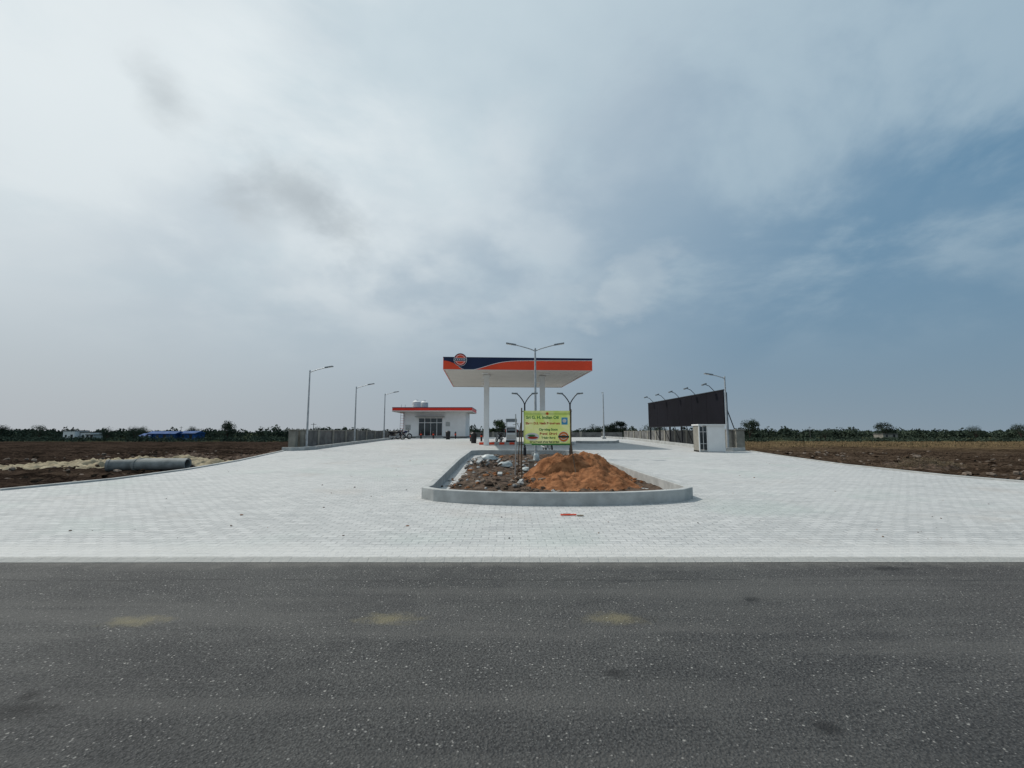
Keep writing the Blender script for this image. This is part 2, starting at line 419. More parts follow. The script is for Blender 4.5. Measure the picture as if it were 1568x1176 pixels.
# ------------------------------------------------------------ banner sign
e=empty('banner_sign')
def mat_banner():
    m,t,bb,co=newmat('banner_print')
    s=t.sep(co); z=s[2]
    c=t.mix(t.mr(z,1.6,2.2),(.70,.78,.26),(.54,.70,.16))
    c=t.mix(t.mr(z,1.38,1.24,0,.8),c,(.40,.58,.16))
    c=t.mix(t.mr(t.noise(co,2.5,3),.4,.7,0,.7),c,(.85,.85,.50))
    t.put(bb.inputs['Base Color'],c); bb.inputs['Roughness'].default_value=.45
    bump(t,bb,t.noise(t.vm('MULTIPLY',co,(1,1,2.5)),2.2,3),.35,.05)
    # thin vinyl: light passes through from behind
    tr=t.new('ShaderNodeBsdfTranslucent'); t.put(tr.inputs['Color'],c); mx=t.new('ShaderNodeMixShader'); mx.inputs[0].default_value=.45
    out=[q for q in m.node_tree.nodes if q.type=='OUTPUT_MATERIAL'][0]
    t.l.new(bb.outputs[0],mx.inputs[1]); t.l.new(tr.outputs[0],mx.inputs[2]); t.l.new(mx.outputs[0],out.inputs['Surface'])
    return m
BN=mat_banner(); TXR=M('red_print',(.45,.05,.03),.5); TXG=M('green_print',(.05,.22,.06),.5); TXB=M('dark_print',(.03,.06,.05),.5); TXW=M('white_print',(.75,.75,.7),.5); TXO=M('orange_print',(.75,.20,.03),.5); TXC=M('blue_print',(.08,.35,.60),.5)
b=MB(); b.poly([(.36,14.30,1.21),(1.79,14.30,1.21),(1.79,14.30,2.27),(.36,14.30,2.27)],[(0,1,2,3)],BN); b.obj('sheet',e)
b=MB(); Y=14.297
def rect(x0,x1,z0,z1,mat,y=Y): b.poly([(x0,y,z0),(x1,y,z0),(x1,y,z1),(x0,y,z1)],[(0,1,2,3)],mat)
rect(1.53,1.72,1.84,2.06,TXC); b.disc((1.62,Y-.002,1.96),.06,TXW,20)
b.disc((1.09,Y,2.18),.045,TXO,20); b.disc((1.09,Y-.002,2.18),.022,TXR,16)
b.disc((.62,Y,1.47),.22,TXW,36,ry=.12); b.disc((.64,Y-.002,1.44),.16,TXR,30,ry=.04); b.disc((.60,Y-.004,1.51),.12,TXG,30,ry=.025); rect(.52,.72,1.47,1.485,TXB,Y-.006)
b.disc((1.59,Y,1.47),.165,TXW,36); b.disc((1.59,Y-.002,1.47),.15,TXO,36); b.disc((1.59,Y-.003,1.47),.105,TXW,36,ry=.09); b.disc((1.59,Y-.004,1.47),.085,TXO,36,ry=.07); rect(1.42,1.76,1.44,1.50,TXB,Y-.006)
rect(.36,1.79,1.212,1.262,TXG); rect(.40,.60,1.225,1.25,TXW,Y-.002)
b.obj('printed_emblems',e)
def text(s,x,z,size,mat,name,y=Y-.002,al='CENTER'):
    c=bpy.data.curves.new(name,'FONT'); c.body=s; c.size=size; c.align_x=al; c.extrude=0; c.offset=.004; c.materials.append(mat)
    o=bpy.data.objects.new(name,c); col.objects.link(o); o.location=(x,y,z); o.rotation_euler=(math.radians(90),0,0); o.parent=e; return o
text('Sri G. H. Indian Oil',.94,2.02,.13,TXG,'headline_text')
text('Shree D.S. Nath Petroleum',.95,1.85,.096,TXR,'name_text')
text('Opening Soon',1.12,1.66,.10,TXG,'line_text_a'); text('Petrol  Diesel',1.12,1.53,.095,TXR,'line_text_b'); text('Taluka Road',1.12,1.41,.085,TXG,'line_text_c'); text('Grand launch of our fuel station',1.0,1.29,.07,TXB,'line_text_d')
b=MB()
zb=isl(.3,14.33)-.1
b.tube([(.30,14.36,zb),(.29,14.35,1.3),(.30,14.34,2.36)],.02,WOOD); b.tube([(.16,14.5,zb),(.22,14.4,1.2),(.27,14.36,1.9)],.015,WOOD)
b.tube([(1.84,14.36,zb),(1.82,14.35,1.3),(1.83,14.34,2.32)],.02,WOOD)
b.tube([(1.84,13.3,.25),(1.82,13.9,.9),(1.81,14.28,1.35)],.014,WOOD)
b.cyl((.28,14.335,2.25),(1.86,14.335,2.26),.012,.012,WOOD); b.cyl((.28,14.335,1.23),(1.86,14.335,1.22),.012,.012,WOOD)
b.tube([(.10,15.2,zb),(.13,15.2,1.2),(.12,15.2,2.2)],.018,STEEL); b.tube([(.02,15.2,1.85),(.22,15.2,1.9)],.012,STEEL)
b.obj('bamboo_frame',e)
# ------------------------------------------------------------ street lamps
def head(b,x,y,z,dx,dy=0,up=.12,L=.55):
    d=Vector((dx,dy,0)).normalized(); a=math.atan2(d.y,d.x)
    T=Matrix.Translation((x,y,z))@Matrix.Rotation(a,4,'Z')@Matrix.Rotation(-up,4,'Y')
    b.box(0,L*.45,-.06,.06,-.03,.05,LAMPH,T=T); b.box(L*.4,L,-.12,.12,-.025,.035,LAMPH,T=T); b.box(L*.45,L*.95,-.09,.09,-.035,-.026,WHITE,T=T)
def lamp(x,y,top,dirs,arm=1.0,r0=.075):
    b=MB(); z=g(y)
    b.box(x-.2,x+.2,y-.2,y+.2,z-.05,z+.18,CONC)
    b.box(x-.14,x+.14,y-.14,y+.14,z+.181,z+.20,STEEL)
    b.cyl((x,y,z+.2),(x,y,top),r0,r0*.55,STEEL,12)
    b.box(x-.05,x+.05,y-r0-.03,y-r0+.01,z+.7,z+1.0,STEEL)
    b.cyl((x,y,top-.02),(x,y,top+.06),r0*.7,r0*.5,STEEL,12)
    for dx,dy in dirs:
        pts=[(x+dx*arm*k,y+dy*arm*k,top-.1+.38*k**.8*(arm/1.2)) for k in(0,.25,.5,.75,1)]
        b.tube(pts,.03,STEEL); head(b,*pts[-1],dx,dy,.17)
    return b.obj('street_lamp',bevel=0)
lamp(-13.7,31,5.75,[(1,0)],1.0); lamp(-13.5,39.8,5.5,[(1,0)],1.0); lamp(-13.5,48.9,5.65,[(1,0)],.9)
lamp(13.7,29.5,5.15,[(-1,0)],.75); lamp(10.3,52,5.9,[(.15,1)],1.0,.09)
lamp(1.27,25.0,6.15,[(-1,0),(1,0)],1.05,.085)
def decor(x,y,top):
    b=MB(); z=g(y); b.cyl((x,y,z),(x,y,z+.5),.09,.07,BLACK); b.cyl((x,y,z+.5),(x,y,top-.55),.05,.04,BLACK,12); b.ring((x,y,z+.5),.06,.025,BLACK,'z')
    for s in(-1,1):
        pts=[(x+s*q,y,top+w) for q,w in((0,-.6),(.05,-.45),(.14,-.3),(.27,-.13),(.38,-.03))]
        b.tube(pts,.028,BLACK); head(b,x+s*.36,y,top-.02,s,0,.1,.32)
    b.obj('garden_lamp')
decor(.66,24,3.62); decor(3.02,24,3.62)
# ------------------------------------------------------------ canopy
e=empty('fuel_station_canopy')
cx,cy=.03,39.5; RT=Matrix.Translation((cx,cy,0))@Matrix.Rotation(math.radians(4),4,'Z')
hx,hy=5.4,6.4; z0,z1=6.10,6.95
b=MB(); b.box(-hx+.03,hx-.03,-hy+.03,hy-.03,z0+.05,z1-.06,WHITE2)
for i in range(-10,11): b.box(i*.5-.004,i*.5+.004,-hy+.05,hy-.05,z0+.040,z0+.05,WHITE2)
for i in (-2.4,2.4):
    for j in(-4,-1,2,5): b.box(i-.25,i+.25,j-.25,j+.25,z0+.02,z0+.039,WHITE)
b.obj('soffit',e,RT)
b=MB()
for s in(-1,1):
    b.box(-hx,hx,s*hy-.03,s*hy+.03,z0,z1,ORANGE); b.box(s*hx-.03,s*hx+.03,-hy+.031,hy-.031,z0,z1,ORANGE)
    b.box(-hx+.04,hx-.04,s*(hy-.036)-.003,s*(hy-.036)+.003,z0-.012,z0+.049,WHITE2); b.box(s*(hx-.036)-.003,s*(hx-.036)+.003,-hy+.05,hy-.05,z0-.012,z0+.049,WHITE2)
b.box(-hx-.04,hx+.04,-hy-.045,hy+.045,z1+.002,z1+.05,NAVY)
b.obj('fascia',e,RT)
b=MB(); N=80; yF=-hy-.034
def wave(u):
    return z1-.10-.70*math.exp(-((u-.155)/.175)**2)*(1 if u>.155 else math.exp(-((u-.155)/.09)**2)) -.10*(1-u)
T=[];Bt=[]
for i in range(N+1):
    u=i/N; x=-hx+2*hx*u; zz=max(z0+.012,wave(u)); T.append((x,yF,z1)); Bt.append((x,yF,zz))
b.poly(T+Bt,[(i,N+1+i,N+2+i,i+1) for i in range(N)],NAVY)
W1=[(x,yF-.003,z-.0) for x,_,z in Bt]; W2=[(x,yF-.003,max(z0+.002,z-.035)) for x,_,z in Bt]
b.poly(W1+W2,[(i,N+1+i,N+2+i,i+1) for i in range(8,N)],WHITE)
b.box(-hx,hx,-hy-.05,-hy-.031,z0-.05,z0-.001,WHITE2)
b.obj('fascia_graphics',e,RT)
b=MB(); lx=-hx+1.2; lz=6.80; yl=-hy-.10
b.cyl((lx,yl,lz),(lx,-hy-.04,lz),.47,.47,WHITE,48)
def D(r,y,mat,ry=None): b.disc((lx,y,lz),r,mat,48,ry)
D(.45,yl-.004,NAVY); D(.40,yl-.007,ORANGE); D(.35,yl-.008,WHITE); D(.32,yl-.010,ORANGE)
b.poly([(lx-.45,yl-.014,lz-.12),(lx+.45,yl-.014,lz-.12),(lx+.45,yl-.014,lz+.12),(lx-.45,yl-.014,lz+.12)],[(0,1,2,3)],WHITE)
b.poly([(lx-.43,yl-.017,lz-.09),(lx+.43,yl-.017,lz-.09),(lx+.43,yl-.017,lz+.09),(lx-.43,yl-.017,lz+.09)],[(0,1,2,3)],NAVY)
for k in range(6): x=lx-.33+k*.13; b.poly([(x-.03,yl-.019,lz-.035),(x+.03,yl-.019,lz-.035),(x+.03,yl-.019,lz+.035),(x-.03,yl-.019,lz+.035)],[(0,1,2,3)],WHITE)
b.obj('round_emblem',e,RT)
b=MB()
for x,y in((-2.0,36.2),(2.44,36.9)):
    z=g(y); b.box(x-.2,x+.2,y-.2,y+.2,z,6.14,WHITE)
    b.box(x-.28,x+.28,y-.28,y+.28,5.95,6.13,WHITE)
b.obj('columns',e,bevel=.015)
def plinth(x0,x1,y0,y1):
    b=MB(); z=g((y0+y1)/2); b.box(x0,x1,y0,y1,z-.1,z+.2,CONC)
    n=int((x1-x0)/.4)
    for i in range(n):
        if i%2==0: b.box(x0+i*.4,x0+i*.4+.4,y0-.006,y0-.001,z+.02,z+.19,ORANGE)
    b.obj('pump_island_plinth',bevel=0)
plinth(-2.6,.9,36.8,38.4); plinth(1.6,4.9,36.6,38.2)
def dispenser(x,y):
    b=MB(); z=g(y)+.2
    b.box(x-.42,x+.42,y-.28,y+.28,z,z+1.25,WHITE); b.box(x-.44,x+.44,y-.3,y+.3,z,z+.14,BLACK)
    b.box(x-.36,x+.36,y-.295,y-.283,z+.75,z+1.15,BLACK); b.box(x-.30,x+.30,y-.301,y-.297,z+.9,z+1.1,LAMPH)
    b.box(x-.36,x+.36,y-.295,y-.283,z+.22,z+.6,WHITE2)
    b.box(x-.42,x-.34,y-.2,y+.2,z+1.25,z+1.6,WHITE); b.box(x+.34,x+.42,y-.2,y+.2,z+1.25,z+1.6,WHITE)
    b.box(x-.46,x+.46,y-.26,y+.26,z+1.6,z+1.88,WHITE); b.box(x-.42,x+.42,y-.268,y-.262,z+1.63,z+1.85,LAMPH)
    for s in(-1,1):
        pts=[(x+s*.44,y-.1,z+1.55),(x+s*.62,y-.15,z+1.2),(x+s*.64,y-.15,z+.5),(x+s*.52,y-.15,z+.35),(x+s*.46,y-.12,z+.8)]
        b.tube(pts,.02,RUB,6); b.box(x+s*.46-.03,x+s*.46+.03,y-.2,y-.05,z+.8,z+1.02,RED)
    b.obj('fuel_dispenser',bevel=.012)
dispenser(-.05,37.6); dispenser(3.9,37.4)
# ------------------------------------------------------------ shop building
e=empty('fuel_station_shop'); zg=g(55)-.05
b=MB(); b.box(-13.0,-5.55,55.2,60.5,zg,4.02,WHITE); b.box(-13.05,-5.5,55.15,60.55,zg,zg+.25,CONCD); b.obj('walls',e)
b=MB(); b.box(-14.1,-4.7,54.3,61,4.03,4.12,WHITE2); b.box(-14.1,-4.7,54.3,61,4.121,4.50,REDF); b.box(-14.12,-4.68,54.28,61.02,4.501,4.56,NAVY); b.box(-14.1,-4.7,54.285,54.299,4.13,4.17,WHITE)
b.obj('roof_fascia',e)
b=MB(); b.box(-11.2,-8.25,55.17,55.198,1.15,3.35,WHITE); b.obj('door_frame',e)
b=MB()
for x0,x1 in((-11.1,-10.45),(-10.37,-9.72),(-9.66,-9.0),(-8.92,-8.34)): b.box(x0,x1,55.15,55.169,1.22,2.72,GLASS); b.box(x0,x1,55.15,55.169,2.80,3.27,GLASS)
b.obj('glazed_doors',e)
b=MB(); b.box(-11.5,-8.0,54.6,55.19,3.42,3.48,BEIGE); b.box(-11.3,-8.1,54.5,55.14,zg,zg+.18,CONC); b.obj('door_awning_and_step',e)
b=MB(); b.box(-7.9,-7.4,55.14,55.19,2.35,2.85,CONC); b.box(-12.7,-12.1,55.14,55.19,1.9,2.5,CONC); b.obj('wall_boxes',e)
b=MB()
for s in(0,.45): b.cyl((-13.35+s*1,54.9-.0,zg),(-13.2+s,55.05,4.9),.025,.025,STEEL,6)
for k in range(12): z=zg+.3+k*.3; q=(z-zg)/4; b.cyl((-13.35+.15*q,54.9+.15*q,z),(-12.9+.15*q,54.9+.15*q,z),.018,.018,RED,6)
b.obj('roof_ladder',e)
def tank(x,y,z):
    b=MB(); b.cyl((x,y,z),(x,y,z+.8),.5,.5,WHITE,24)
    for k in range(4): b.ring((x,y,z+.1+.2*k),.5,.025,WHITE,'z',24,6)
    b.cyl((x,y,z+.8),(x,y,z+.97),.5,.22,WHITE,24); b.cyl((x,y,z+.97),(x,y,z+1.05),.2,.2,WHITE,16); b.obj('water_tank')
tank(-11.8,57,4.56); tank(-11.1,58.2,4.56)
# ------------------------------------------------------------ boundary walls and gate pillars, planter kerbs
def bwall(x,y0,y1,name='boundary_wall'):
    b=MB(); y=y0
    while y<y1-.1:
        z=g(y+1.2)-.1; ye=min(y+2.8,y1)
        b.box(x-.08,x+.08,y+.15,ye-.001,z-.6,1.72,CONCD); b.box(x-.15,x+.15,y-.15,y+.149,z-.6,1.80,BEIGE)
        b.box(x-.11,x+.11,y+.152,ye-.152,1.722,1.78,BEIGE)
        y=ye
    b.obj(name)
bwall(-14.3,31.2,61); bwall(14.8,30.6,61)
b=MB(); x=-14.1
while x<14.6:
    b.box(x+.15,min(x+2.9,14.6),61.4,61.55,.3,1.62,CONCD); b.box(x-.15,x+.149,61.32,61.62,.3,1.70,BEIGE); x+=2.9
b.obj('rear_boundary_wall')
def pillar(x0,x1,y):
    b=MB(); b.box(x0,x1,y,y+.45,g(y)-.4,1.72,BEIGE); b.box(x0-.05,x1+.05,y-.05,y+.5,1.722,1.80,BEIGE); b.obj('gate_pillar',bevel=.02)
pillar(-14.65,-14.2,30.4); pillar(-14.12,-13.85,30.9) ; pillar(14.3,14.85,29.6); pillar(13.95,14.15,29.9)
lp=[(-14.6,29.6),(-14.0,29.5),(-13.4,29.9),(-13.1,30.8),(-13.0,34),(-12.9,40),(-12.9,53)]
wallpath(lp,.16,.22,CONC,'planter_kerb')
wallpath([(14.6,29.2),(13.8,29.1),(13.2,29.5),(13.05,30.5),(12.9,34),(12.6,40),(12.4,50),(11.0,57)],.16,.22,CONC,'planter_kerb')
wallpath([(el(y)+.06,y) for y in (12.5,15,18,22,26,29.5)],.14,.05,CONC,'edge_kerb',bevel=.01)
wallpath([(er(y)-.06,y) for y in (13,16,20,25,29)],.14,.05,CONC,'edge_kerb',bevel=.01)
wallpath([(5.5,40),(7.2,39.4),(9,40),(9.6,42)],.16,.2,CONC,'low_divider_kerb')
# ------------------------------------------------------------ billboard
e=empty('billboard')
def bp(t): return (13.85-.8*t,30+14*t)
b=MB(); q0=bp(0); q1=bp(1)
d=Vector((q1[0]-q0[0],q1[1]-q0[1],0)).normalized(); nrm=Vector((-d.y,d.x,0))
def quad(t0,t1,za,zb,off,th,mat):
    a=bp(t0);c=bp(t1); P0=Vector((a[0],a[1],0))+nrm*off; P1=Vector((c[0],c[1],0))+nrm*off
    vs=[P0,P1,P1+nrm*th,P0+nrm*th]; V=[(v.x,v.y,z) for z in(za,zb) for v in vs]
    b.poly(V,[(0,3,2,1),(4,5,6,7),(0,1,5,4),(1,2,6,5),(2,3,7,6),(3,0,4,7)],mat)
for k in range(6): quad(k/6+.0008,(k+1)/6-.0008,2.12,4.34,0,.06,BILL)
b.obj('panels',e)
b=MB(); quad(-.004,1.004,4.342,4.40,-.03,.11,BLACK); quad(-.004,1.004,2.06,2.118,-.03,.11,BLACK)
for k in range(7):
    t=k/6; a=bp(t); x=a[0]+.1; y=a[1]; b.box(x-.06,x+.06,y-.06,y+.06,g(y),4.2,BLACK)
    b.cyl((x+.9,y,g(y)),(x,y,3.2),.03,.03,BLACK,6)
b.obj('frame_and_posts',e)
b=MB()
for k in range(5):
    t=.09+k*.205; a=bp(t); x,y=a
    b.tube([(x,y,4.38),(x-.35,y,4.75),(x-.62,y,4.85)],.022,BLACK,6)
    T=Matrix.Translation((x-.68,y,4.86))@Matrix.Rotation(-.35,4,'Y'); b.box(-.14,.12,-.14,.14,-.05,.05,LAMPH,T=T)
b.obj('floodlights',e)
b=MB(); z=g(29)
b.box(12.35,13.40,28.3,29.2,z,2.02,WHITE); b.box(11.75,13.48,28.2,29.3,2.021,2.10,WHITE); b.box(11.8,12.349,28.32,29.18,z,z+.08,CONC)
b.box(11.8,11.86,28.3,28.36,z,2.02,WHITE); b.box(12.29,12.345,28.3,28.36,z,2.02,WHITE); b.box(11.86,12.29,28.335,28.345,z+.12,1.95,GLASS)
for k in (1,3): b.box(11.862,12.288,28.31,28.33,z+.12+k*.36,z+.14+k*.36,WHITE)
b.box(12.06,12.08,28.305,28.334,z+.12,1.97,WHITE); b.box(11.8,11.83,28.361,29.18,z,2.02,BEIGE)
b.obj('meter_cabin',bevel=.006,T=Matrix.Translation((-.4,0,0)))
def bollard(x,y,h=.75):
    b=MB(); z=g(y); b.cyl((x,y,z),(x,y,z+h),.09,.09,BLACK,12); b.cyl((x,y,z+h*.55),(x,y,z+h*.75),.095,.095,ORANGE,12); b.cyl((x,y,z+h),(x,y,z+h+.06),.09,.03,BLACK,12); b.obj('bollard')
for x in(-12.2,-10.3,-8.9,-7.2,-6.4): bollard(x,52.5)
for x in(-3.9,-2.9): bollard(x,44)
def bin_(x,y,c):
    b=MB(); z=g(y); b.cyl((x,y,z),(x,y,z+.8),.22,.28,c,14); b.cyl((x,y,z+.8),(x,y,z+.95),.29,.12,BLACK,14); b.obj('litter_bin')
bin_(-3.3,40,BLACK); bin_(-6.9,50,BLACK)
def motorcycle(x,y,ang,tankm=RED,s=1.0):
    b=MB(); z=0
    for wx in(-.62,.62):
        b.ring((wx,0,.3),.26,.055,RUB,'y',24,8); b.ring((wx,0,.3),.2,.015,STEEL,'y',20,6); b.cyl((wx,-.06,.3),(wx,.06,.3),.05,.05,STEEL)
        for k in range(6): a=k*math.pi/3; b.cyl((wx,0,.3),(wx+.2*math.cos(a),0,.3+.2*math.sin(a)),.008,.008,STEEL,5)
    for sy in(-.08,.08): b.cyl((.62,sy,.3),(.42,sy,.92),.022,.022,STEEL); b.cyl((-.62,sy*1.3,.3),(-.42,sy*1.3,.7),.025,.02,BLACK)
    b.tube([(.42,0,.88),(.2,0,.55),(-.1,0,.4),(-.35,0,.62),(.38,0,.8)],.025,BLACK)
    b.box(-.12,.2,-.11,.11,.28,.56,LAMPH); b.cyl((.12,0,.5),(.2,0,.66),.09,.08,STEEL)
    def loft(sec,mat):
        V=[];n=10
        for (xx,w,zb,zt) in sec:
            for k in range(n):
                a=2*math.pi*k/n; V.append((xx,w*math.cos(a),(zb+zt)/2+(zt-zb)/2*math.sin(a)))
        F=[(i*n+k,i*n+(k+1)%n,(i+1)*n+(k+1)%n,(i+1)*n+k) for i in range(len(sec)-1) for k in range(n)]+[tuple(range(n)),tuple((len(sec)-1)*n+k for k in range(n-1,-1,-1))]
        b.poly(V,F,mat,True)
    loft([(.4,.04,.78,.86),(.3,.13,.7,.92),(.12,.15,.68,.95),(-.05,.1,.68,.86),(-.12,.05,.7,.8)],tankm)
    loft([(-.02,.07,.72,.8),(-.15,.13,.7,.82),(-.5,.12,.74,.86),(-.78,.09,.78,.88),(-.84,.04,.8,.85)],BLACK)
    loft([(-.3,.1,.5,.72),(-.7,.08,.62,.78),(-.88,.04,.7,.76)],tankm)
    loft([(.9,.05,.42,.46),(.75,.07,.56,.62),(.6,.07,.6,.66),(.4,.05,.56,.6)],tankm)
    b.tube([(.3,-.36,.98),(.4,-.2,1.02),(.42,0,.96),(.4,.2,1.02),(.3,.36,.98)],.015,BLACK,6)
    b.cyl((.44,0,.88),(.56,0,.86),.1,.085,BLACK,14); b.cyl((.56,0,.86),(.575,0,.858),.08,.08,WHITE,14)
    for sy in(-.28,.28): b.cyl((.38,sy,1.02),(.36,sy*1.2,1.16),.008,.008,BLACK,5); b.box(.345,.37,sy*1.2-.06,sy*1.2+.06,1.14,1.22,BLACK)
    b.cyl((-.1,-.14,.3),(-.8,-.15,.36),.035,.05,STEEL)
    b.cyl((-.05,.1,.25),(-.1,.28,0.01),.012,.012,BLACK,5)
    T=Matrix.Translation((x,y,g(y)))@Matrix.Rotation(ang,4,'Z')@Matrix.Rotation(.12,4,'X')@Matrix.Scale(s,4)
    b.obj('parked_motorcycle',T=T)
motorcycle(-12.3,49.5,.3,BLACK); motorcycle(-11.9,51,.5,NAVY); motorcycle(2.2,28.3,-1.35,BLACK); motorcycle(-1.2,41.5,1.9,BLACK)
b=MB()
T=Matrix.Translation((1.12,8.95,g(9)+.012))@Matrix.Rotation(.05,4,'Z'); b.box(-.2,.10,-.02,.02,0,.02,ORANGE,T=T); b.box(-.14,.0,.05,.10,0,.02,PALE,T=T); b.box(.1,.22,-.1,-.06,0,.015,DRY,T=T)
b.obj('broken_plank')
def f3():
    y=7+16*R()**1.5; x=U(el(y)*.9,er(y)*.9) if y>9 else U(-9,9)
    if -2.6<x<4.6 and y>9.8: x=-4+x*.3
    return x,y,g(y)
rocks('scattered_stones',130,f3,[ROCK,ROCK,DIRT,CONCD],.008,.03)
# ------------------------------------------------------------ left field: pipes, sand
def pipe(p0,p1,r):
    b=MB(); p0=Vector(p0);p1=Vector(p1); d=(p1-p0).normalized(); a=d.orthogonal().normalized(); c=d.cross(a); n=28
    prof=[(0,r*.82),(0,r*1.0),(.0,r*1.0),((p1-p0).length-.12,r),((p1-p0).length-.119,r*1.1),((p1-p0).length,r*1.1),((p1-p0).length,r*.82),(.0,r*.82)]
    V=[];
    for h,rr in prof:
        for k in range(n): t=2*math.pi*k/n; q=p0+d*h+a*math.cos(t)*rr+c*math.sin(t)*rr; V.append(tuple(q))
    b.poly(V,[(i*n+k,i*n+(k+1)%n,(i+1)*n+(k+1)%n,(i+1)*n+k) for i in range(7) for k in range(n)],PIPEM); b.obj('concrete_pipe')
pipe((-16.4,23.6,.0),(-18.9,23.4,-.02),.28); pipe((-19.1,23.75,-.03),(-20.2,23.3,-.05),.28)
pipe((-17.0,24.5,.0),(-19.6,24.6,-.02),.26)
heap('sand_pile',[(-20,28.5,2.2,.50),(-22,28,2.6,.44),(-24.2,27.5,2.8,.34),(-18.6,28.8,1.6,.34),(-26.5,26.6,2.4,.25)],-30,-16.5,23.6,31,lambda x,y:gz(x,y)-.04,SAND,.08,.09)
heap('soil_heap',[(-17,33,1.6,.6),(-19,34,1.8,.4),(-24,34.5,2,.4)],-27,-15,31.5,37,lambda x,y:gz(x,y)-.04,RUBS,.1,.12)
def brush(name,x,y,rx,ry,h,n,mat=DRY):
    b=MB()
    for k in range(n):
        a=U(0,6.3); r=R()**.5; px,py=x+rx*r*math.cos(a),y+ry*r*math.sin(a); z=gz(px,py)+h*(1-r*r)*R()
        a=U(0,6.3); L=U(.15,.6)
        b.cyl((px,py,z),(px+L*math.cos(a),py+L*math.sin(a),z+U(-.05,.22)),.012,.004,mat,3,False)
    b.obj(name)
brush('dry_brush_pile',22.6,25.5,1.7,1.0,.55,1100); brush('dry_brush_pile',16.6,22.3,.7,.4,.25,250)
heap('soil_heap',[(22.6,25.8,1.7,.42),(17,22.4,.8,.25)],15.6,24.6,21.5,27.5,lambda x,y:gz(x,y)-.04,RUBS,.08,.08)
def f4():
    s=-1 if R()<.5 else 1
    y=U(11,48); x=(el(y)-.4-22*R()**1.5) if s<0 else (er(y)+.4+26*R()**1.5)
    return x,y,gz(x,y)-.02
SOILC=M('soil_clod',(.028,.020,.015),1,.3,3,c2=(.095,.067,.047),spec=.0)
rocks('field_clods',6500,f4,[SOILC,SOILC,SOILC,SOILC,ROCK],.04,.22,.6)
b=MB()
for k in range(9000):
    if k<5000: y=U(60,130); x=16+ (y*1.25-16)*R()
    elif k<7600: y=U(12,31); x=er(y)+.25+1.5*R()**2
    else: y=U(13,31); x=el(y)-.25-1.5*R()**2
    z=gz(x,y); h=U(.12,.32)*(1 if k<5000 else .5); w=h*.16*(2.2 if k<5000 else 1); a=U(0,3.1); dx,dy=w*math.cos(a),w*math.sin(a); lx_,ly_=U(-.4,.4)*h,U(-.4,.4)*h
    b.poly([(x-dx,y-dy,z-.03),(x+dx,y+dy,z-.03),(x+lx_,y+ly_,z+h)],[(0,1,2)],GRASS)
b.obj('dry_grass')
# ------------------------------------------------------------ distant buildings
def house(x,y,w,dp,h,mat,name='distant_house',roof=None):
    e=empty(name); z=gz(x,y)-.2
    b=MB(); b.box(x-w/2,x+w/2,y,y+dp,z,z+h,mat); b.obj('walls',e)
    b=MB()
    if roof: b.poly([(x-w/2-.3,y-.3,z+h),(x+w/2+.3,y-.3,z+h),(x+w/2+.3,y+dp+.3,z+h),(x-w/2-.3,y+dp+.3,z+h),(x-w/2-.3,y+dp/2,z+h+.8),(x+w/2+.3,y+dp/2,z+h+.8)],[(0,1,5,4),(2,3,4,5),(0,4,3),(1,2,5)],roof)
    else: b.box(x-w/2-.15,x+w/2+.15,y-.15,y+dp+.15,z+h+.002,z+h+.3,CONCD)
    b.obj('roof',e)
    b=MB(); n=max(2,int(w/2.2))
    for i in range(n):
        xx=x-w/2+(i+.5)*w/n
        if i==n//2: b.box(xx-.45,xx+.45,y-.04,y-.002,z+.2,z+2.2,BLACK)
        else: b.box(xx-.4,xx+.4,y-.04,y-.002,z+1.1,z+2.1,GLASS)
    b.obj('door_and_windows',e)
house(-172,180,4.5,6,3.5,WHITE); house(-167.3,182,4.0,5,2.9,WHITE); house(-163.0,179,3.0,4,2.0,CONC)
house(-177,185,3.5,5,2.2,BEIGE)
house(-113.5,150,9,5,2.5,BLUE,'blue_shed',BLUE); house(-106.5,152,5,5,2.6,BLUE,'blue_shed',BLUE)
house(-118,149,3,4,1.8,LBLUE,'blue_shed',BLUE); house(155,190,6,5,2.2,BEIGE)
